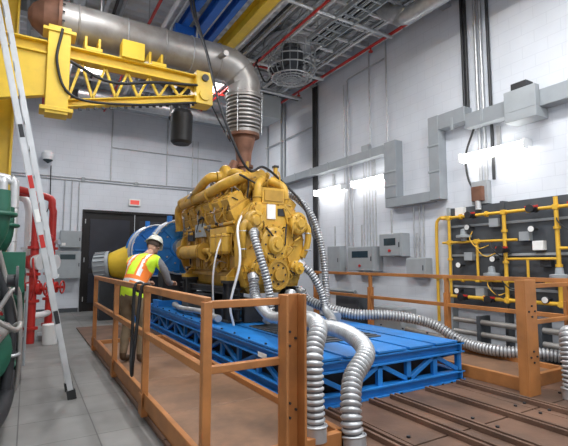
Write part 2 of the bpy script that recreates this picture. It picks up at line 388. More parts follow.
    for y in(8.9,8.1,7.35): b.cyl((2.84,y,2.745),(2.84,y+.03,2.745),.12,YEL2,seg=20)
    b.tube([(2.84,9.0,2.72),(2.84,9.2,2.6),(2.9,9.25,2.2)],.095,YEL,16,.05)
    b.cyl((2.86,7.65,1.72),(2.86,8.9,1.72),.13,YEL,seg=24)
    for y in(7.62,7.72,8.82,8.9): b.cyl((2.86,y,1.72),(2.86,y+.03,1.72),.155,YEL2,seg=24)
    b.cyl((2.86,7.5,1.72),(2.86,7.62,1.72),.06,YEL); b.tube([(2.86,7.52,1.72),(2.88,7.4,1.7),(2.95,7.3,1.5),(3.05,7.25,1.35)],.055,YEL,12,.04)
    b.box(2.82,3.05,6.5,7.25,2.0,2.1,YEL)
    for i in range(3):
        y=6.6+i*.25; b.lathe((2.86,y,2.0),(0,0,-1),[(0,.06),(.02,.095),(.3,.095),(.34,.07),(.36,.001)],YEL,20); b.torus((2.86,y,1.95),(0,0,1),.095,.01,YEL2,20,6)
    b.box(2.88,3.02,7.75,8.2,2.0,2.25,GREY); b.box(2.9,3.02,8.35,8.7,1.95,2.2,BLK)
    b.box(4.2,4.36,6.6,7.1,1.6,2.0,YEL); b.cyl((4.32,7.4,1.6),(4.32,8.0,1.6),.12,YEL)
    b.lathe((3.6,9.08,1.78),(0,1,0),[(0,.001),(0,.72),(.08,.72),(.08,.66),(.22,.6),(.3,.6),(.3,.001)],YEL,36); b.bolts((3.6,9.16,1.78),(0,1,0),.69,24,.014,.02,BLK)
    for i in range(46):
        s=-1 if R.random()<.65 else 1; y=R.uniform(6.4,8.8); z=R.uniform(1.5,2.6); x=cx+s*R.uniform(.6,.74)
        L=R.uniform(.25,.7); m=R.choice([RUB,YEL2,YEL,STEEL,RUB,YEL])
        b.tube([(x-s*.1,y,z),(x+s*.03,y+.05,z+.03),(x+s*.05,y+L*.5,z-R.uniform(-.15,.25)),(x-s*.08,y+L,z-R.uniform(-.1,.2))],R.uniform(.007,.02),m,6,.05)
    for i in range(20):
        x=R.uniform(3.0,4.2); z=R.uniform(1.3,2.4)
        b.tube([(x,6.13,z),(x+.02,6.0,z+.03),(x+R.uniform(-.2,.2),5.97,z+R.uniform(-.25,.25)),(x+R.uniform(-.25,.25),6.14,z+R.uniform(-.3,.3))],R.uniform(.007,.016),R.choice([RUB,YEL2,YEL,RUB]),6,.05)
    for i in range(36):
        x=R.uniform(3.0,4.2); y=R.uniform(6.3,8.9); z=2.85+R.uniform(0,.2)
        b.tube([(x,y,2.6),(x+.02,y,z),(x+R.uniform(-.3,.3),y+R.uniform(-.3,.3),z+.08),(x+R.uniform(-.4,.4),y+R.uniform(-.4,.4),2.75)],R.uniform(.008,.025),R.choice([RUB,YEL2,YEL,YEL,STEEL]),6,.05)
    for i in range(30):
        s=R.choice([-1,-1,1]); y=R.uniform(6.5,8.9); z=R.choice([1.4,1.74,2.1,2.17]); x=cx+s*.66
        b.lathe((x,y,z),(s,0,R.uniform(-.3,.3)),[(0,.001),(0,.035),(.05,.035),(.05,.022),(.1,.022),(.1,.001)],R.choice([YEL,YEL2,STEEL,BLK]),10)
    b.cyl((3.3,6.6,3.0),(3.3,6.6,3.25),.03,YEL2); b.cyl((3.95,6.6,2.8),(3.95,6.6,3.2),.045,YEL); b.box(3.9,4.0,6.55,6.65,3.2,3.24,BLK)
    b.obj('engine_block_assembly',.006,root)
    b=B()
    for s in(-1,1):
        for y in(6.6,8.7):
            x0=cx+s*.62
            b.box(x0-.16,x0+.16,y-.18,y+.18,.55,.58,BLK); b.box(x0-.14,x0+.14,y-.16,y+.16,1.17,1.22,BLK)
            b.box(x0-.08,x0+.08,y-.1,y+.1,.58,1.17,BLK)
            for dy in(-.12,.12): b.bar((x0,y+dy,.58),(x0,y+dy*.9,1.17),.24,.02,BLK,up=(0,1,0))
        b.ibeam((cx+s*.62,6.3,.68),(cx+s*.62,9.2,.68),.14,.2,.02,BLK)
        b.ibeam((cx+s*.62,6.3,1.04),(cx+s*.62,9.2,1.04),.12,.12,.02,BLK)
    b.box(3.1,4.1,6.3,6.42,.56,.9,BLK); b.box(3.1,4.1,8.9,9.02,.56,.9,BLK)
    b.box(2.75,2.95,7.3,7.9,.55,.95,BLK); b.box(2.72,2.95,8.1,8.5,.55,.85,DGREY)
    b.obj('mounting_frame',.004,root)
    return root
engine()

# ---------------------------------------------------------------- exhaust stack and pipe
b=B(); c=(3.6,7.6)
b.lathe((c[0],c[1],3.2),(0,0,1),[(0,.14),(.15,.14),(.15,.19),(.2,.19),(.2,.14),(.45,.16),(.7,.22),(.77,.22),(.77,.31),(.83,.31)],RUSTP,30)
b.lathe((c[0],c[1],4.03),(0,0,1),[(0,.31),(.06,.31),(.06,.25)],STEEL,30)
pr=[]
for i in range(8):
    z=.06+i*.08; pr+= [(z,.26),(z+.02,.35),(z+.05,.35),(z+.07,.26)]
b.lathe((c[0],c[1],4.03),(0,0,1),pr,STEEL,32)
b.lathe((c[0],c[1],4.74),(0,0,1),[(-.02,.26),(-.02,.38),(.03,.38),(.03,.39),(.07,.39),(.07,.31)],STEEL,32)
for k in range(4):
    a=math.pi/4+k*math.pi/2; x=c[0]+.37*math.cos(a); y=c[1]+.37*math.sin(a); b.cyl((x,y,4.0),(x,y,4.85),.012,GAL,seg=8)
b.bolts((c[0],c[1],4.04),(0,0,-1),.285,12,.015,.05,BLK); b.bolts((c[0],c[1],4.77),(0,0,1),.35,16,.014,.06,BLK)
ZP=5.40; pts=[(3.6,7.6,4.76),(3.6,7.6,4.98)]
for (a,bz) in((0,5.05),(.03,5.13),(.12,5.25),(.22,5.34),(.33,5.39)): pts.append((3.6-a,7.6,bz))
pts+=[(3.1,7.6,ZP),(1.5,7.6,ZP),(.4,7.6,ZP),(.3,7.6,ZP)]
b.tube(pts,.325,STEEL,32,raw=True)
for x in(3.0,1.95,.55): b.torus((x,7.6,ZP),(1,0,0),.325,.018,STEEL,32,6)
b.torus((3.47,7.6,5.27),(1,0,-1),.33,.014,STEEL,32,6)
b.lathe((.3,7.6,ZP),(-1,0,0),[(0,.38),(.05,.38),(.05,.33),(.25,.29),(.4,.18),(.46,.08),(.47,.001)],RUSTP,30)
b.bolts((.3,7.6,ZP),(1,0,0),.355,16,.014,.04,BLK)
for x in (.9,2.6): b.cyl((x,7.6,ZP+.3),(x,7.6,ZC-.005),.02,GAL,seg=8)
b.cyl((2.95,7.3,5.35),(2.95,7.0,5.3),.05,STEEL)
for x in(1.3,2.45): b.torus((x,7.6,ZP),(1,0,0),.33,.012,GAL,32,6)
b.obj('exhaust_pipe')

# ---------------------------------------------------------------- jib crane (yellow)
b=B(); YJ=7.1
b.ibeam((-1.15,YJ,4.66),(2.5,YJ,4.66),.2,.2,.025,CRY)
b.ibeam((.25,YJ,3.84),(2.45,YJ,4.36),.14,.12,.02,CRY)
b.box(.12,.42,YJ-.15,YJ+.12,3.66,5.0,CRY); b.box(.05,.49,YJ-.17,YJ+.14,4.9,4.95,CRY); b.box(.05,.49,YJ-.17,YJ+.14,3.7,3.76,CRY)
b.prism([(-1.18,YJ-.06,3.6),(.15,YJ-.06,3.95),(.15,YJ-.06,4.6),(-1.18,YJ-.06,4.6)],(0,.12,0),CRY)
for i in range(7):
    x=.42+i*.34; z0=3.86+(x-.25)*.231
    x1=x+.17; b.bar((x,YJ,z0+.05),(x1,YJ,4.57),.05,.04,CRY)
    if i<6: b.bar((x1,YJ,4.57),(x+.34,YJ,z0+.13),.05,.04,CRY)
b.box(2.38,2.68,YJ-.16,YJ+.16,4.24,4.82,CRY); b.cyl((2.53,YJ-.2,4.4),(2.53,YJ+.2,4.4),.1,CRY)
b.cyl((2.53,YJ-.2,4.7),(2.53,YJ+.2,4.7),.06,BLK)
for x in(.75,1.75):
    b.box(x-.12,x+.12,YJ-.1,7.6,4.76,4.82,CRY); b.box(x-.12,x-.08,7.22,7.6,4.82,5.08,CRY); b.box(x+.08,x+.12,7.22,7.6,4.82,5.08,CRY)
b.box(1.15,1.5,YJ-.15,YJ+.1,4.76,5.05,CRY)
b.tube([(.42,YJ-.13,4.5),(1.0,YJ-.14,4.3),(1.7,YJ-.14,4.45),(2.4,YJ-.15,4.55)],.025,RUB,8)
b.tube([(.3,YJ-.18,4.95),(.25,YJ-.2,4.4),(.5,YJ-.16,3.95),(1.4,YJ-.12,4.02),(2.4,YJ-.12,4.25)],.02,RUB,8)
for i in range(18): b.box(.45+i*.11,.45+i*.11+.055,YJ-.085,YJ-.075,3.76+i*.0255,3.80+i*.0255,BLK)
b.obj('jib_crane',.005)
b=B(); b.ibeam((-.42,7.95,0),(-.42,7.95,ZC-.01),.26,.28,.03,CRY); b.box(-.6,-.24,7.75,8.15,0,.03,CRY); b.obj('crane_column',.004)
b=B()
b.lathe((2.55,8.3,3.85),(0,0,1),[(0,.001),(0,.16),(.05,.21),(.6,.22),(.68,.19),(.68,.001)],BLK,24)
b.cyl((2.55,8.3,4.53),(2.55,8.3,4.95),.05,BLK); b.box(2.4,2.7,8.15,8.45,4.95,5.2,BLK)
b.tube([(2.5,8.3,5.2),(2.5,8.3,6.2)],.012,GAL,6); b.tube([(2.6,8.3,5.2),(2.6,8.3,6.2)],.012,GAL,6)
b.box(2.35,2.75,8.2,8.4,6.13,6.3,CBLUE)
b.ibeam((2.55,4.5,6.38),(2.55,12,6.38),.14,.2,.02,CBLUE)
b.obj('chain_hoist',.004)
b=B(); b.ibeam((3.5,2,6.2),(3.5,11,6.2),.2,.3,.025,CRY); b.ibeam((3.15,2,6.3),(3.15,11,6.3),.12,.2,.02,CBLUE); b.ibeam((2.85,2,6.3),(2.85,11,6.3),.16,.22,.02,CBLUE)
for y in(2.2,5.2,9.6):
    for x in(3.5,3.15,2.85): b.cyl((x,y,6.3),(x,y,6.45),.03,BEAMM,seg=8)
b.obj('overhead_crane_rail',.004)
b=B()
for off in(0,.05): b.tube([(2.2+off,7.0,6.6),(2.2+off,6.7,5.7),(2.35,6.4,4.9),(2.45,6.1,4.0),(2.75,6.1,3.3),(3.05,6.2,2.98),(3.4,6.4,3.12),(3.8,6.5,2.95),(4.15,6.3,2.5),(4.25,6.1,1.9)],.022,CABLE,8)
b.obj('power_cable')

# ---------------------------------------------------------------- dynamometer and driven equipment
def dyno(x,y,r,ln,z,name,base):
    b=B(); A=(0,1,0); p=V(x,y,z)
    b.lathe(p,A,[(0,.001),(0,r*.35),(.04,r*.4),(.04,r*.85),(.0,r*.88),(.0,r),(.07,r),(.07,r*.9),(ln-.07,r*.9),(ln-.07,r),(ln,r),(ln,.001)],BLUED,40)
    b.lathe(p-V(0,.12,0),A,[(0,.001),(0,r*.25),(.12,r*.3)],GAL,20); b.bolts(p,(0,-1,0),r*.93,20,.018,.02,GAL); b.bolts(p+V(0,.03,0),(0,-1,0),r*.6,10,.02,.03,GAL)
    b.torus(p+V(0,ln*.5,0),A,r*.95,.05,ALU,40,8)
    b.torus(p-V(0,.01,0),A,r*.97,.02,ALU,40,8)
    for i in range(8):
        a=i*math.pi/4; b.bar(p+V(r*.4*math.cos(a),.02,r*.4*math.sin(a)),p+V(r*.85*math.cos(a),.02,r*.85*math.sin(a)),.04,.05,BLUED,up=(0,1,0))
    b.box(x-r*.6,x+r*.6,y+.05,y+ln-.05,base,z-r*.75,BLK)
    b.box(x-r*.75,x+r*.75,y,y+ln,base,base+.13,BLUED)
    b.cyl((x-.2,y+ln*.5,z+r*.85),(x-.2,y+ln*.5,z+r*1.15),.06,BLUED)
    b.obj(name,.005)
dyno(3.0,9.62,.63,.5,1.84,'water_brake_dynamometer',.526); dyno(2.92,11.3,.68,.7,1.80,'water_brake_dynamometer',0)
b=B(); b.cyl((3.45,9.39,1.76),(3.2,9.62,1.8),.14,BLK); b.cyl((3.0,10.13,1.82),(2.92,11.3,1.8),.12,GAL); b.obj('drive_shaft')
b=B(); p=V(1.95,12.35,1.42)
b.lathe(p,(.9,-.35,.12),[(0,.001),(0,.32),(.05,.34),(.75,.56),(.82,.56),(.82,.001)],CRY,30)
ax=V(-.9,.35,-.1).normalized()
b.lathe(p,ax,[(0,.38),(.08,.38),(.08,.34),(.38,.34),(.42,.26),(.42,.001)],GREY,30)
fx,fy,_=b.frame(ax)
for i in range(18):
    a=i*math.pi/9; d=fx*math.cos(a)+fy*math.sin(a); b.bar(p+d*.35+ax*.1,p+d*.35+ax*.37,.015,.06,GREY,up=d)
b.box(1.65,2.75,12.1,12.9,0,1.02,BLK); b.obj('electric_drive_motor',.004)

# ---------------------------------------------------------------- flexible hoses
def hose(pts,r,name='corrugated_exhaust_hose',fit=True):
    b=B(); b.tube(pts,r,HOSE,16,.0115,corr=.16,m2=HOSED)
    if fit:
        a=Vector(pts[0]); d=(Vector(pts[1])-a).normalized(); b.cyl(a-d*.01,a+d*.09,r*1.1,GAL); b.torus(a+d*.1,d,r*1.1,.01,GAL,20,6)
        a=Vector(pts[-1]); d=(Vector(pts[-2])-a).normalized(); b.cyl(a-d*.01,a+d*.09,r*1.1,GAL)
    b.obj(name)
hose([(1.98,2.84,.14),(1.98,2.86,.5),(2.02,2.92,.78),(2.25,3.2,.95),(2.65,4.2,.88),(2.9,5.2,.76),(2.98,5.8,.95),(3.02,6.0,1.3)],.08)
hose([(2.28,2.74,.04),(2.28,2.78,.3),(2.42,2.92,.52),(2.74,3.12,.68),(2.95,3.7,.76),(3.1,4.6,.72),(3.4,5.5,.68),(3.6,5.85,.78),(3.7,6.0,1.0)],.088)
hose([(3.04,6.02,2.0),(2.96,5.86,1.9),(3.0,5.74,1.6),(3.1,5.68,1.2),(3.16,5.7,.8),(3.16,5.8,.62)],.065)
hose([(3.8,6.7,2.75),(4.08,6.5,2.68),(4.38,6.35,2.3),(4.52,6.25,1.7),(4.52,6.15,1.1),(4.4,5.95,.7),(4.25,5.5,.64)],.066)
hose([(3.85,6.0,1.5),(4.05,5.9,1.3),(4.22,5.85,.98),(4.22,5.75,.72),(4.0,5.3,.65),(3.7,4.9,.64)],.066)
hose([(4.1,6.4,1.0),(4.25,6.1,.8),(4.6,5.6,.66),(5.1,5.15,.64),(5.6,4.8,.52),(5.8,4.35,.28),(5.85,3.8,.24),(6.2,3.2,.24),(6.4,2.6,.12)],.085)
hose([(5.12,2.5,.04),(5.14,2.52,.4),(5.25,2.58,.68),(5.5,2.66,.6),(5.8,2.6,.3),(6.2,2.4,.14)],.10)
hose([(2.7,9.0,.62),(2.6,8.2,.62),(2.66,7.3,.64),(2.62,6.4,.62)],.05)
b=B()
b.tube([(2.98,6.3,2.3),(2.75,6.0,2.0),(2.7,5.8,1.5),(2.6,5.9,.9),(2.7,6.0,.56)],.018,WHITE,8); b.tube([(3.0,7.0,2.0),(2.7,6.6,1.8),(2.6,6.6,1.3),(2.7,6.8,.58)],.015,WHITE,8)
b.obj('coolant_hose')

# ---------------------------------------------------------------- guard rails + walkways
def walk(x0,x1,y0,y1,name):
    b=B(); z=.12
    for y in (y0,y1): b.box(x0,x1,y-.03,y+.03,.03,z+.06,ORG)
    for x in (x0,x1): b.box(x-.03,x+.03,y0-.03,y1+.03,.03,z+.06,ORG)
    y=y0+.03
    while y<y1-.05:
        y2=min(y+1.22,y1-.03); b.box(x0+.03,x1-.03,y+.005,y2-.005,z-.02,z,PLY); y=y2
    for i in range(6):
        yy=y0+.3+i*(y1-y0-.6)/5; b.box(x0+.03,x1-.03,yy-.04,yy+.04,.03,z-.02,ORG)
    b.obj(name,.004)
walk(1.10,2.2,2.80,8.0,'raised_walkway'); walk(4.95,5.92,2.98,8.6,'raised_walkway')
b=B()
for y in(2.72,4.35,6.0,7.95):
    b.box(1.0,1.06,y-.03,y+.03,.03,1.24,ORG); b.box(.99,1.0,y-.06,y+.06,.05,.25,ORG)
for z in(1.24,.80): b.bar((1.03,2.7,z),(1.03,8.0,z),.05,.06,ORG)
for z in(1.22,.80): b.bar((1.03,2.72,z),(1.60,2.72,z),.05,.05,ORG)
b.box(1.57,1.59,2.60,2.70,0.03,1.27,ORG); b.box(1.57,1.74,2.70,2.72,.03,1.27,ORG); b.box(1.72,1.74,2.60,2.70,.03,1.27,ORG)
b.box(1.015,1.025,2.8,7.9,.12,.26,ORG)
for z in(.45,.95): b.bolts((1.655,2.70,z),(0,-1,0),.05,4,.010,.012,BLK)
b.obj('orange_guard_rail',.004)
b=B(); xr=6.0
for y in(2.95,4.8,6.65,8.55): b.box(xr-.03,xr+.03,y-.03,y+.03,.03,1.26,ORG); b.box(xr-.08,xr+.08,y-.01,y+.01,.12,1.0,ORG)
for z in(1.26,.80): b.bar((xr,2.9,z),(xr,8.6,z),.05,.06,ORG)
for z in(1.22,.80): b.bar((4.86,2.90,z),(xr,2.90,z),.05,.05,ORG)
b.box(4.78,5.0,2.78,2.80,.03,1.30,ORG); b.box(4.78,4.80,2.80,2.90,.03,1.30,ORG); b.box(4.98,5.0,2.80,2.90,.03,1.30,ORG)
for z in(.45,.95): b.bolts((4.89,2.78,z),(0,-1,0),.06,4,.012,.012,BLK)
b.obj('orange_guard_rail',.004)
b=B()
b.tube([(.98,4.4,1.22),(.95,4.38,.9),(.93,4.42,.55),(.95,4.55,.38),(.97,4.7,.55),(.98,4.72,.95),(.98,4.7,1.24)],.017,RUB,8); b.torus((1.03,4.7,1.24),(0,1,0),.045,.014,RUB)
b.torus((1.03,4.4,1.24),(0,1,0),.045,.014,RUB); b.obj('hanging_rope_cable')

# ---------------------------------------------------------------- ladder
b=B()
p0=V(.5,5.56,0); p1=V(-.47,5.56,4.6)
for dy in(-.17,.17):
    o=V(0,dy,0); b.bar(p0+o,p1+o,.055,.025,ALU,up=(0,1,0))
    b.bar(p0+o,p0+o+V(-.02,0,.1),.09,.05,RUB,up=(0,1,0))
    o2=V(.06,dy*.8,.03); b.bar(p0.lerp(p1,.28)+o2,p1+o2+V(-.02,0,.2),.05,.02,ALU,up=(0,1,0))
n=15
for i in range(1,n):
    q=p0.lerp(p1,i/n); b.cyl(q+V(0,-.17,0),q+V(0,.17,0),.016,ALU,seg=10)
    if i>4: q=q+V(.06,0,.03); b.cyl(q+V(0,-.13,0),q+V(0,.13,0),.016,ALU,seg=10)
for t,m in((.36,RED),(.42,LBL),(.5,RED),(.18,BLK),(.62,BLK)):
    q=p0.lerp(p1,t); b.bar(q+V(.0,-.185,0),q+V(-.03,-.185,.14),.045,.004,m,up=(0,1,0))
b.obj('extension_ladder')
b=B(); b.bar((-.62,2,4.35),(-.62,6.9,4.35),.12,.1,GREYL)
for y in(2.5,5,6.8): b.bar((XL+.004,y,4.35),(-.6,y,4.35),.06,.06,GREYL)
b.obj('cable_support_rail')

# ---------------------------------------------------------------- left side plant
b=B(); b.M=Matrix.Translation((.09,0,0))
b.box(-1.1,-.25,3.4,7.2,0,.12,BLK)
for y in(4.3,5.6):
    b.lathe((-.5,y,.75),(0,1,0),[(0,.001),(0,.18),(.1,.34),(.2,.34),(.28,.18),(.7,.18),(.72,.1),(.72,.001)],GREEN,24)
    b.box(-.7,-.3,y+.1,y+.7,.12,.6,BLK)
    b.tube([(-.5,y+.15,1.0),(-.5,y+.15,1.4),(-.4,y+.1,1.6),(-.32,y,1.8),(-.32,y,2.1)],.09,GREEN,14)
    b.torus((-.32,y,1.9),(0,0,1),.13,.02,GREEN); b.torus((-.5,y+.15,1.25),(0,0,1),.13,.02,GREEN)
    b.lathe((-.22,y-.15,1.35),(1,0,0),[(0,.001),(0,.05),(.06,.05),(.06,.12),(.08,.12),(.08,.001)],BLK,16)
b.tube([(-.28,3.6,.35),(-.2,4.5,.35),(-.2,7.0,.35)],.07,BLK,12); b.tube([(-.3,3.8,.9),(-.18,5.0,.95),(-.18,6.8,.9)],.05,STEEL,12)
for y in(4.5,5.3,6.1,6.8): b.tube([(-.2,y,.35),(-.18,y,.95),(-.3,y,1.5)],.045,BLK,10); b.torus((-.18,y,.7),(0,0,1),.07,.015,GAL)
b.box(-.45,-.12,5.9,6.25,1.15,1.5,GREEN); b.box(-.5,-.1,5.0,5.4,1.2,1.6,GREEN); b.box(-.9,-.1,6.4,7.1,.12,1.3,DGREY); b.box(-.08,-.05,6.45,7.05,.2,1.2,GREY)
for i in range(18):
    y=R.uniform(3.9,7); b.tube([(-.3,y,R.uniform(.9,1.6)),(-.14,y+.1,R.uniform(.8,1.5)),(-.12,y+.3,R.uniform(.4,1.2)),(-.25,y+.5,R.uniform(.3,.9))],.02,R.choice([RUB,GREEN,STEEL,RED,BLK]),8)
b.obj('pump_skid',.004)
b=B()
for x,y in((-.2,7.45),(-.34,7.4)):
    b.tube([(x,y,.0),(x,y,2.5),(x-.04,y,2.66),(x-.15,y,2.74),(x-.6,y,2.75),(XL+.01,y,2.75)],.06,ALU,16)
    for z in(.6,1.2,1.8,2.3): b.torus((x,y,z),(0,0,1),.063,.008,GAL,20,6)
b.obj('insulated_pipe')
b=B()
for (x,y,m) in((.12,9.4,RED),(.42,9.9,RED),(.0,10.3,WHITE)):
    b.tube([(x,y,0),(x,y,2.2),(x-.02,y+.02,2.6),(x-.2,y+.1,2.85),(XL+.01,y+.1,2.9)],.07,m,16)
    for z in(.25,.75,1.25,1.75): b.cyl((x,y,z),(x,y,z+.05),.12,m,seg=20)
    b.lathe((x,y,1.0),(1,-.4,0),[(0,.11),(.14,.11),(.14,.03),(.26,.03),(.26,.001)],RED,18); b.torus((x+.22,y-.1,1.0),(1,-.4,0),.12,.016,RED,24,6)
    b.lathe((x,y,1.5),(1,-.6,0),[(0,.13),(.1,.15),(.12,.15),(.12,.001)],WHITE if m==RED else RED,18)
    b.lathe((x,y,1.9),(1,-.6,.1),[(0,.03),(.12,.03),(.12,.06),(.15,.06),(.15,.001)],ALU,14)
b.tube([(.12,9.4,.5),(.3,9.55,.5),(.42,9.9,.5)],.06,WHITE,14); b.tube([(.12,9.4,2.0),(.3,9.55,2.0),(.42,9.9,2.0)],.05,RED,14)
b.tube([(.12,9.4,1.6),(.1,9.2,1.5),(.15,9.1,1.1),(.1,9.3,.8)],.02,RED,8)
b.box(.25,.6,9.6,10.1,0,.1,GREY)
b.lathe((.45,9.2,0),(0,0,1),[(0,.001),(0,.14),(.35,.15),(.36,.1),(.36,.001)],WHITE,20)
b.obj('fire_valve_riser')

# ---------------------------------------------------------------- wall boxes
def cbox(x0,x1,y0,y1,z0,z1,face,name,disp=False,m=GREY):
    b=B(); b.box(x0,x1,y0,y1,z0,z1,m)
    if face=='x':
        b.box(x0-.015,x0,y0+.015,y1-.015,z0+.015,z1-.015,m); b.box(x0-.03,x0-.015,y0+.04,y0+.06,(z0+z1)/2-.05,(z0+z1)/2+.05,BLK)
        if disp: b.box(x0-.02,x0-.014,y0+.15,y1-.15,z1-.25,z1-.1,SCREEN); b.cyl((x0-.015,(y0+y1)/2,z0+.12),(x0-.04,(y0+y1)/2,z0+.12),.03,RED,seg=14)
        b.cyl((x0+.06,(y0+y1)/2,z1),(x0+.06,(y0+y1)/2,z1+.5),.02,GAL,seg=8)
    else:
        b.box(x0+.015,x1-.015,y0-.015,y0,z0+.015,z1-.015,m); b.box(x1-.06,x1-.04,y0-.03,y0-.015,(z0+z1)/2-.05,(z0+z1)/2+.05,BLK)
        if disp: b.box(x0+.15,x1-.15,y0-.02,y0-.014,z1-.25,z1-.1,SCREEN)
        b.box(x0+.05,x0+.15,y0-.018,y0-.014,z0+.06,z0+.14,LBL)
    b.obj(name,.006)
cbox(.82,1.40,YB-.25,YW,1.93,2.44,'y','electrical_cabinet'); cbox(.69,1.40,YB-.3,YW,1.01,1.83,'y','electrical_cabinet',True)
cbox(XR-.25,XW,6.31,6.95,1.62,2.1,'x','control_box',True); cbox(XR-.3,XW,7.1,7.95,1.3,1.85,'x','control_box',True); cbox(XR-.2,XW,5.75,6.25,1.2,1.58,'x','control_box')
cbox(XR-.2,XW,8.4,8.9,1.2,1.9,'x','control_box')
b=B(); b.box(2.78,3.14,YB-.07,YW,3.34,3.56,LBL); b.box(2.82,3.10,YB-.075,YB-.07,3.38,3.52,SIGN); b.obj('exit_sign')
b=B(); b.box(.3,.5,YB-.3,YW,4.72,4.8,WHITE); b.lathe((.4,YB-.25,4.72),(0,0,-1),[(0,.001),(0,.17),(.1,.17),(.2,.13),(.24,.001)],WHITE,20); b.lathe((.4,YB-.25,4.6),(0,0,-1),[(0,.14),(.1,.13),(.19,.001)],SCREEN,20); b.obj('security_camera')
b=B()
for z in(4.02,4.10): b.tube([(XL+.02,YB-.03,z),(6.6,YB-.03,z)],.018,GAL,8,.5)
for x in(.9,1.1,1.3,4.75,4.9,5.1): b.tube([(x,YB-.04,2.45 if x<2 else 1.0),(x,YB-.04,5.8 if x>4.8 else 4.0)],.016,GAL,8,.5)
b.tube([(.5,YB-.05,4.4),(.5,YB-.05,3.2),(.3,YB-.05,2.6),(.3,YB-.05,1.0)],.015,RUB,6)
b.tube([(2.2,YB-.03,4.1),(2.2,YB-.03,6.7)],.02,GAL,8,.5); b.tube([(4.0,YB-.03,4.1),(4.0,YB-.03,6.7)],.02,GAL,8,.5)
b.tube([(2.2,YB-.03,5.2),(6.0,YB-.03,5.2)],.018,GAL,8,.5)
for x in(1.4,3,5): b.box(x-.05,x+.05,YB-.06,YW,4.0,4.13,GREY)
b.obj('electrical_conduit')
for (a,c) in((3.72,4.93),(6.80,7.95),(8.30,9.50),(1.4,2.6),(-1.2,0)):
    b=B(); b.box(XR-.12,XW,a,c,3.32,3.44,WHITE); b.box(XR-.22,XR-.12,a,a+.03,3.28,3.44,WHITE); b.box(XR-.22,XR-.12,c-.03,c,3.28,3.44,WHITE)
    b.cyl((XR-.17,a+.03,3.36),(XR-.17,c-.03,3.36),.055,TUBE,seg=14); b.cyl((XR-.12,a+.03,3.30),(XR-.12,c-.03,3.30),.03,TUBE,seg=12); b.box(XR-.05,XW,a+.5,a+.56,3.44,3.8,GAL); b.obj('fluorescent_light_fixture')
# trunking
b=B(); X0=XR-.22
def tr(y0,y1,z0,z1,m=GREYL,xx=X0):
    b.box(xx,XW,y0,y1,z0,z1,m)
tr(6.79,11.4,3.86,4.06); tr(6.45,6.785,2.86,4.09); tr(5.585,6.78,2.66,2.855,GREYL,X0+.003); tr(5.34,5.58,2.68,4.29); tr(4.76,5.335,4.0,4.28); tr(-2,4.755,3.86,4.12)
for y in(7.2,8.0,8.8,9.6,10.4): b.box(X0-.012,X0,y,y+.05,3.84,4.08,GREY)
for y in(3.0,2.0,4.4,5.0): b.box(X0-.012,X0,y,y+.05,3.9,4.14,GREY)
for z in(3.4,3.1): b.box(X0-.012,X0,6.44,6.8,z,z+.04,GREY)
for z in(3.2,3.7): b.box(X0-.012,X0,5.33,5.6,z,z+.04,GREY)
b.box(XR-.34,XW,3.45,3.95,3.7,3.855,GREY);b.box(XR-.34,X0-.001,3.45,3.95,3.855,4.2,GREY)
b.box(XR-.3,XR-.1,3.6,3.85,4.2,4.32,BLK); b.box(XR-.2,XR-.1,7.3,7.55,4.06,4.2,GREY)
b.obj('cable_trunking',.005)
b=B()
def vc(y,z0,z1,r=.022,m=GAL,x=XR-.05): b.tube([(x,y,z0),(x,y,z1)],r,m,8,.6)
for y in(9.55,9.63,9.71): vc(y,.1,6.7,.03,BLK)
for y in(8.2,8.35): vc(y,1.9,6.0,.018)
for y in(11.3,11.5,12.4): vc(y,.1,6.7,.03,GREY)
for y in(4.87,4.80): vc(y,4.28,6.75,.028,BLK)
for y in(4.6,4.50,4.36): vc(y,4.13,6.75,.028,GAL if y>4.4 else BLK)
for y in(4.6,4.50,4.36): vc(y,2.9,3.85,.028,GAL if y>4.4 else BLK)
for y in(6.84,7.4): vc(y,4.06,6.7,.018)
for y in(6.0,6.15,5.9): vc(y,1.6,2.65,.015)
for y in(7.25,7.35,7.45,7.55,7.65,8.05): vc(y,1.85,3.86,.014)
b.tube([(XR-.05,8.2,6.0),(XR-.05,8.1,6.1),(XR-.05,6.9,6.1)],.018,GAL,8)
b.tube([(XR-.06,4.7,3.86),(XR-.1,4.85,3.4),(XR-.08,4.8,2.9),(XR-.08,4.5,2.6)],.02,RUB,8)
b.tube([(XR-.06,9.8,5.3),(XR-.06,12.5,5.3)],.02,GAL,8); b.tube([(XR-.06,8.0,.8),(XR-.06,9.5,.8)],.04,GREY,8)
b.obj('electrical_conduit')
b=B(); b.box(XR-.12,XW,4.45,4.75,2.5,2.9,GREY); b.box(XR-.2,XR-.12,4.5,4.7,2.55,2.8,RUSTP); b.cyl((XR-.16,4.6,2.4),(XR-.16,4.6,2.55),.05,ALU); b.obj('gas_detector')

# ---------------------------------------------------------------- gas panel
b=B(); xa=XR-.12
b.box(xa,XW,2.0,5.25,.72,2.48,DGREY)
for y in(2.0,3.05,4.15,5.2): b.box(xa-.04,XW,y,y+.06,.0,2.5,GREY if y<2.5 or y>5 else DGREY)
for z in(1.05,1.6,2.12): b.box(xa-.02,xa,2.0,5.25,z,z+.04,GREY)
xp=xa-.12
def gp(pts,r=.026,m=GASY): b.tube([(xp,y,z) for y,z in pts],r,m,12,.05,raw=True)
def flange(y,z,ax): b.cyl(V(xp,y,z)-Vector(ax)*.02,V(xp,y,z)+Vector(ax)*.02,.048,GASY,seg=14)
gp([(5.3,2.3),(2.0,2.3)]); gp([(5.3,1.85),(3.9,1.85)],.022); gp([(5.3,1.2),(2.0,1.2)]); gp([(5.15,2.3),(5.15,.9)]); gp([(4.1,2.3),(4.1,.85)],.03); gp([(3.3,2.45),(3.3,.85)],.03)
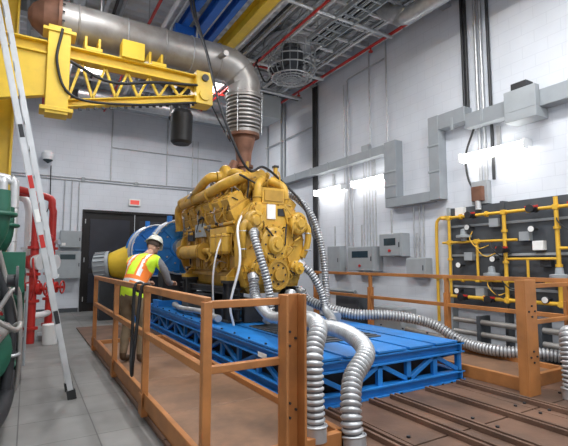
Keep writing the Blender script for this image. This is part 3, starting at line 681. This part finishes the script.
gp([(2.6,2.3),(2.6,.9)]); gp([(5.3,.9),(2.0,.9)],.03); gp([(3.3,1.7),(2.0,1.7)],.022); gp([(4.6,1.85),(4.6,1.2)],.022); gp([(3.75,1.55),(3.75,.9)],.02); gp([(4.1,1.55),(3.3,1.55)],.02)
for y,z in((5.15,2.3),(4.1,2.3),(3.3,2.3),(5.15,1.85),(4.6,1.85),(4.6,1.2),(5.15,1.2),(4.1,1.2),(4.1,.9),(3.3,.9),(3.3,1.2),(2.6,.9),(3.75,.9)): b.obox((xp,y,z),(.075,.075,.075),rz(0),GASY)
b.tube([(XR-.05,5.3,2.3),(xp,5.3,2.3)],.026,GASY,10); b.tube([(XR-.05,5.3,1.2),(xp,5.3,1.2)],.026,GASY,10); b.tube([(XR-.05,2.0,2.3),(xp,2.0,2.3)],.026,GASY,10)
for y,z,ax_ in((4.9,2.3,(0,1,0)),(4.4,2.3,(0,1,0)),(3.7,2.3,(0,1,0)),(4.9,1.2,(0,1,0)),(3.8,1.2,(0,1,0)),(4.1,1.5,(0,0,1)),(3.3,1.45,(0,0,1)),(3.3,2.0,(0,0,1)),(4.1,2.0,(0,0,1)),(5.15,1.55,(0,0,1)),(2.9,.9,(0,1,0)),(4.5,.9,(0,1,0))): flange(y,z,ax_)
for y,z in((4.65,2.3),(3.55,1.2),(4.35,.9),(3.0,2.3),(4.1,1.7),(3.6,2.3),(4.85,.9)):
    b.lathe((xp,y,z),(-1,0,0),[(-.03,.055),(.06,.055),(.06,.02),(.14,.02),(.14,.06),(.16,.06),(.16,.001)],BLK,16)
    b.bar((xp-.1,y-.1,z+.03),(xp-.1,y+.1,z+.03),.02,.03,RED)
for y,z in((4.85,1.85),(3.3,1.2),(2.95,1.7),(4.35,1.2)):
    b.lathe((xp,y,z+.02),(0,0,1),[(0,.05),(.05,.05),(.06,.13),(.1,.13),(.11,.06),(.2,.05),(.22,.001)],GREY,20)
for y,z in((4.75,2.1),(4.3,1.55),(3.65,2.0),(2.9,2.05),(4.95,1.45),(3.9,1.05),(5.0,1.0),(3.5,.95)):
    b.lathe((xp+.02,y,z),(-1,0,0),[(-.1,.02),(.04,.02),(.04,.055),(.07,.055),(.07,.001)],BLK,16); b.cyl((xp-.05,y,z),(xp-.055,y,z),.045,LBL,seg=16)
for y,z,m in((4.95,2.4,LBL),(4.3,2.15,GREY),(3.8,1.9,GREY),(3.5,1.5,BLK),(3.05,1.35,GREY),(4.6,1.0,GREY),(4.8,1.6,GREY),(3.6,1.75,LBL)):
    b.box(xa-.1,xa,y-.08,y+.08,z-.07,z+.07,m)
for i in range(10):
    y=R.uniform(2.9,5.0); z=R.uniform(1.2,2.3); b.tube([(xa-.03,y,z),(xp-.05,y-.05,z-.15),(xp-.04,y-.2,z-.3),(xa-.03,y-.3,z-.25)],.01,R.choice([RUB,GASY]),6,.05)
for z in(.3,.5): b.tube([(xp,5.1,z),(xp,2.0,z)],.045,STEEL,12,.3)
for y in(2.6,3.6,4.6): b.box(xp-.06,XW,y-.03,y+.03,.0,.6,DGREY)
b.obj('gas_valve_panel',.003)
b=B(); b.tube([(XR-.1,5.32,2.34),(XR-.1,5.5,2.3),(XR-.1,5.55,2.0),(XR-.1,5.55,.4)],.03,GASY,12)
b.torus((XR-.1,5.55,1.2),(0,0,1),.06,.015,GASY); b.obj('gas_supply_pipe')
b=B(); b.box(6.15,6.6,6.0,6.9,0,.6,GREY); b.box(6.15,6.6,7.2,8.0,0,.75,DGREY); b.tube([(6.2,5.9,.25),(6.2,5.0,.2)],.05,STEEL,10); b.obj('equipment_cabinet',.01)

# ---------------------------------------------------------------- ceiling services
b=B()
b.tube([(6.45,-2,6.35),(6.45,13,6.35)],.035,RED,10,.5); b.tube([(4.5,-2,6.25),(4.5,13,6.25)],.028,RED,10,.5); b.tube([(1.9,5,6.3),(1.9,14.4,6.3)],.03,RED,10,.5); b.tube([(0.2,3,6.1),(0.2,14.4,6.1)],.035,RED,10,.5)
b.tube([(4.5,9.0,6.25),(6.45,9.0,6.35)],.025,RED,8,.3); b.tube([(1.0,11.0,6.2),(6.4,11.0,6.2)],.03,RED,8,.3)
for x in(6.45,4.5,1.9,.2):
    for y in(6.0,8.5,11): b.cyl((x,y,6.1 if x<1 else 6.25),(x,y,6.78),.012,GAL,seg=6)
for y in(7,10): b.lathe((6.45,y,6.32),(0,0,-1),[(0,.02),(.08,.02),(.08,.05),(.1,.05),(.1,.001)],RED,12)
b.obj('fire_sprinkler_pipe')
b=B(); b.tube([(5.95,-2,6.1),(5.95,4.9,6.1),(5.95,5.5,6.2),(5.95,6.0,6.5),(5.95,6.1,6.75)],.15,GAL,20,.15)
b.tube([(1.0,12.8,6.15),(6.3,12.8,6.15)],.2,GAL,20,.15); b.tube([(.6,5.5,6.3),(.6,14.3,6.3)],.14,GAL,18,.2)
for x in(2,4,6): b.cyl((x,12.8,6.3),(x,12.8,6.78),.012,GAL,seg=6)
b.obj('ventilation_duct')
b=B()
for x in(5.0,5.45): b.bar((x,1,6.3),(x,7.4,6.3),.03,.09,GREYL)
y=1.1
while y<7.4: b.bar((5.0,y,6.28),(5.45,y,6.28),.03,.03,GREYL); y+=.3
for i in range(5): b.tube([(5.06+i*.08,1,6.32),(5.06+i*.08,7.4,6.32)],.02,RUB if i%2 else GREY,6,1)
for y in(3,5.2,7.0):
    for x in(5.0,5.45): b.cyl((x,y,6.3),(x,y,ZC-.02),.01,GAL,seg=6)
b.obj('cable_ladder_tray')
b=B()
for k in range(12): b.bar((4.75,4.6+k*.55,6.52),(6.7,4.6+k*.55,6.52),.045,.045,WHITE)
for x in(5.6,6.2,6.65,4.8): b.bar((x,4.4,6.47),(x,11.2,6.47),.045,.045,WHITE)
for k in range(10): b.tube([(4.8+k*.17,4.8,6.58),(4.9+k*.15,8,6.58),(4.8+k*.17,11,6.58)],.018,RUB if k%3==0 else GAL,6,.6)
for x in(4.8,6.65):
    for y in(5,7,9,11): b.cyl((x,y,6.5),(x,y,ZC-.01),.01,GAL,seg=6)
b.obj('strut_channel_grid')
b=B()
for k,(x,z,r,m) in enumerate(((1.1,6.4,.05,GAL),(1.25,6.4,.03,RUB),(2.2,6.35,.045,WHITE),(2.35,6.35,.03,GAL),(3.9,6.4,.05,WHITE),(4.1,6.42,.03,RUB),(4.2,6.4,.04,GAL))):
    b.tube([(x,3,z),(x,14,z)],r,m,10,.8)
for k,(y,z,r,m) in enumerate(((9.95,6.12,.05,GAL),(10.1,6.14,.03,RUB),(8.9,6.3,.04,WHITE),(6.4,6.3,.04,GAL),(12.2,6.4,.06,WHITE))):
    b.tube([(.0,y,z),(6.5,y,z)],r,m,10,.8)
b.tube([(3.7,9.9,6.1),(3.72,9.9,5.6),(3.9,9.7,5.0),(4.1,9.4,4.4)],.02,RUB,6)
for (x0,x1) in((3.9,4.5),(4.5,5.0)): b.tube([(x0,8.9,6.3),((x0+x1)/2,8.8,5.8),(x1,8.7,6.3)],.02,RUB,8)
b.obj('overhead_service_pipes')
b=B(); cxx,cyy=5.1,8.2; zo=.0
for z in(5.75,5.95,6.15,6.35,6.5): b.torus((cxx,cyy,z+zo),(0,0,1),.55 if z>5.8 else .46,.016,GAL,32,6)
for r in(.12,.24,.36): b.torus((cxx,cyy,5.73+zo),(0,0,1),r,.012,GAL,28,6)
for i in range(20):
    a=i*math.pi/10; b.tube([(cxx+.55*math.cos(a),cyy+.55*math.sin(a),6.5+zo),(cxx+.55*math.cos(a),cyy+.55*math.sin(a),5.95+zo),(cxx+.46*math.cos(a),cyy+.46*math.sin(a),5.75+zo),(cxx,cyy,5.72+zo)],.009,GREY,5,.15)
b.cyl((cxx,cyy,5.85+zo),(cxx,cyy,6.4+zo),.26,DGREY); b.cyl((cxx,cyy,6.4+zo),(cxx,cyy,ZC-.01),.05,GREY)
for i in range(5):
    a=i*2*math.pi/5; b.obox((cxx+.34*math.cos(a),cyy+.34*math.sin(a),5.98+zo),(.36,.14,.015),rz(a)@Matrix.Rotation(.4,3,'X'),BLK)
b.lathe((cxx,cyy,6.52+zo),(0,0,1),[(0,.2),(0,.62),(.06,.65),(.1,.55),(.14,.2)],ALU,36)
for i in range(4):
    a=i*math.pi/2; b.cyl((cxx+.5*math.cos(a),cyy+.5*math.sin(a),6.5+zo),(cxx+.5*math.cos(a),cyy+.5*math.sin(a),ZC-.01),.012,GAL,seg=6)
b.obj('caged_exhaust_fan')
b=B(); b.box(5.2,5.8,9.9,10.7,5.4,6.0,GREY); b.box(5.18,5.2,9.95,10.65,5.45,5.95,BLK)
for i in range(7): b.box(5.16,5.19,9.95,10.65,5.48+i*.06,5.50+i*.06,GREYL)
for x in(5.25,5.75):
    for y in(9.95,10.65): b.cyl((x,y,6.0),(x,y,6.78),.012,GAL,seg=6)
b.obj('unit_heater',.005)
b=B(); b.tube([(2.0,10.5,6.5),(2.9,10.6,6.0),(3.1,10.6,5.5),(3.05,10.5,5.1)],.16,RUB,16); b.obj('flexible_duct')
for (x,y) in((1.0,2.5),(4.2,1.5),(1.2,-1.0),(4.4,-1.5),(1.2,11.0),(4.1,10.8),(4.2,3.6),(.6,5.8)):  # assumed ceiling fixtures, added to light the room
    b=B(); b.box(x-.3,x+.3,y-.6,y+.6,ZC-.5,ZC-.42,WHITE); b.box(x-.26,x+.26,y-.56,y+.56,ZC-.515,ZC-.5,BAY); b.box(x-.22,x+.22,y-.5,y+.5,ZC-.42,ZC-.40,BAY)  # upper glowing panel added to brighten the ceiling deck
    for dy in(-.5,.5): b.cyl((x,y+dy,ZC-.42),(x,y+dy,ZC-.005),.008,GAL,seg=6)
    b.obj('added_bay_light')
    L=bpy.data.lights.new('added_bay_lamp','AREA'); L.shape='RECTANGLE'; L.size=.55; L.size_y=1.15; L.energy=125; L.color=(.97,.985,1)  # area lamp added under each assumed fixture for overall brightness
    o=bpy.data.objects.new('added_bay_lamp',L); o.location=(x,y,ZC-.53); scene.collection.objects.link(o)

# ---------------------------------------------------------------- worker
def worker(loc,rot):
    root=bpy.data.objects.new('worker',None); scene.collection.objects.link(root); root.location=loc; root.rotation_euler=(0,0,rot); root.scale=(1.03,1.06,1.03)
    vs=[];es=[];rs=[]
    def J(p,r,par=None):
        vs.append(p); rs.append(r); i=len(vs)-1
        if par is not None: es.append((par,i))
        return i
    pel=J((-.04,0,.92),(.165,.19)); s1=J((.0,0,1.06),(.15,.18),pel); s2=J((.08,0,1.20),(.145,.19),s1); ch=J((.18,0,1.33),(.13,.20),s2); nb=J((.26,0,1.42),(.075,.085),ch); nk=J((.32,0,1.47),(.055,.055),nb); J((.36,0,1.51),(.055,.055),nk)
    for s in(-1,1):
        sh=J((.20,s*.20,1.36),(.075,.075),ch); ue=J((.27,s*.28,1.22),(.058,.058),sh); el=J((.34,s*.29,1.07),(.048,.048),ue); fa=J((.46,s*.25,1.03),(.043,.043),el); wr=J((.58,s*.2,1.04),(.028,.032),fa); J((.62,s*.19,1.045),(.022,.038),wr)
        hp=J((-.03,s*.10,.86),(.11,.11),pel); th=J((.0,s*.11,.68),(.095,.095),hp); kn=J((.04,s*.12,.5),(.07,.07),th); cf=J((0,s*.125,.34),(.066,.066),kn); an=J((-.03,s*.13,.10),(.048,.048),cf); he=J((-.03,s*.13,.05),(.045,.04),an); J((.13,s*.14,.04),(.042,.035),he)
    me=bpy.data.meshes.new('body'); me.from_pydata(vs,es,[]); o=bpy.data.objects.new('body',me); scene.collection.objects.link(o)
    md=o.modifiers.new('s','SKIN'); me.skin_vertices[0].data[0].use_root=True
    for i,r in enumerate(rs): me.skin_vertices[0].data[i].radius=r
    sb=o.modifiers.new('ss','SUBSURF'); sb.levels=3; sb.render_levels=3
    dg=bpy.context.evaluated_depsgraph_get(); nm=bpy.data.meshes.new_from_object(o.evaluated_get(dg)); bpy.data.objects.remove(o)
    nm.materials.clear()
    ms=[HV,HVO,REFL,SHIRT,PANTS,BOOT,SKIN]
    for m in ms: nm.materials.append(m)
    d=Vector((.26,0,.48)).normalized()
    for p in nm.polygons:
        c=p.center; t=(c-Vector((-.04,0,.92))).dot(d); ay=abs(c.y)
        if c.z<.13: k=5
        elif c.x>.56 and c.z<1.2: k=6
        elif t<-.06 or c.z<.84: k=4
        elif t>.60: k=6
        elif (ay>.245) or (c.x>.36 and c.z<1.3) or (c.z<1.12 and c.x>.25): k=3
        else:
            k=0
            if .10<t<.15 : k=2
            elif .06<t<.19: k=1
            elif .085<ay<.125 and t>.19: k=2
            elif .055<ay<.155 and t>.19: k=1
        p.material_index=k; p.use_smooth=True
    body=bpy.data.objects.new('body',nm); scene.collection.objects.link(body); body.parent=root
    for s in(-1,1):
        b=B(); b.M=Matrix.Translation((-.06,0,0))
        for i,(dy,ln) in enumerate(((-.028,.07),(-.009,.08),(.01,.075),(.028,.06))):
            y=s*.19+dy; b.tube([(.69,y,1.048),(.69+ln*.45,y,1.045),(.69+ln*.8,y,1.02),(.69+ln*.85,y,.995)],.0095,SKIN,8,.012)
        b.tube([(.655,s*.19-s*.03,1.04),(.68,s*.19-s*.055,1.03),(.71,s*.19-s*.06,1.015)],.0105,SKIN,8,.012)
        b.obj('hand_fingers',0,root)
    HM=Matrix.Translation((.41,0,1.57))@Matrix.Rotation(math.radians(32),4,'Y')
    b=B(); b.M=HM
    n=20;m=14;vv=[];ff=[]
    for i in range(m+1):
        th=math.pi*i/m
        for j in range(n):
            ph=2*math.pi*j/n; x=.098*math.sin(th)*math.cos(ph); y=.078*math.sin(th)*math.sin(ph); z=.118*math.cos(th)
            if z<0: x*=1-.12*(-z/.118); y*=1-.35*(-z/.118)
            if z<-.02 and x>0: x+=.012
            vv.append((x,y,z))
    for i in range(m):
        for j in range(n): ff.append((i*n+j,(i+1)*n+j,(i+1)*n+(j+1)%n,i*n+(j+1)%n))
    b.add(vv,ff,SKIN,True)
    b.tube([(.095,0,.02),(.112,0,-.01),(.122,0,-.03),(.1,0,-.04)],.011,SKIN,8,.01)
    for s in(-1,1):
        b.lathe((.083,s*.03,.01),(1,s*.2,0),[(0,.012),(.008,.010),(.012,.001)],LBL,10); b.lathe((.092,s*.031,.01),(1,s*.2,0),[(0,.006),(.004,.001)],BLK,8)
        b.bar((.09,s*.015,.03),(.085,s*.045,.03),.008,.008,HAIR)
        b.torus((0,s*.078,0),(0,1,0),.022,.008,SKIN,14,6); b.cyl((0,s*.07,0),(0,s*.082,0),.018,SKIN)
    b.tube([(.1,-.025,-.06),(.106,0,-.062),(.1,.025,-.06)],.006,RUSTP,6,.01)
    b.lathe((-.012,0,-.03),(0,0,1),[(0,.082),(.04,.094),(.08,.09)],HAIR,20)
    b.obj('head',0,root)
    b=B(); b.M=HM
    b.lathe((-.005,0,.045),(0,0,1),[(0,.125),(.012,.125),(.015,.112),(.06,.108),(.1,.085),(.125,.045),(.13,.001)],HAT,28)
    b.prism([(.1,-.08,.045),(.165,-.04,.04),(.175,0,.038),(.165,.04,.04),(.1,.08,.045)],(0,0,.01),HAT); b.box(-.11,.11,-.008,.008,.15,.178,HAT)
    b.obj('hard_hat',0,root)
worker((1.32,6.3,.12),math.radians(42))

# ---------------------------------------------------------------- world, camera, view
w=bpy.data.worlds.new('world'); scene.world=w; w.use_nodes=True
w.node_tree.nodes['Background'].inputs[0].default_value=(.90,.95,1,1); w.node_tree.nodes['Background'].inputs[1].default_value=.7
cam=bpy.data.cameras.new('camera'); o=bpy.data.objects.new('camera',cam); scene.collection.objects.link(o); scene.camera=o
cam.sensor_width=36; cam.lens=36*430/568; cam.clip_start=.05
o.location=(0,0,1.5); o.rotation_euler=(math.pi/2+math.radians(5.2),0,-math.radians(30.8))
scene.view_settings.view_transform='Standard'
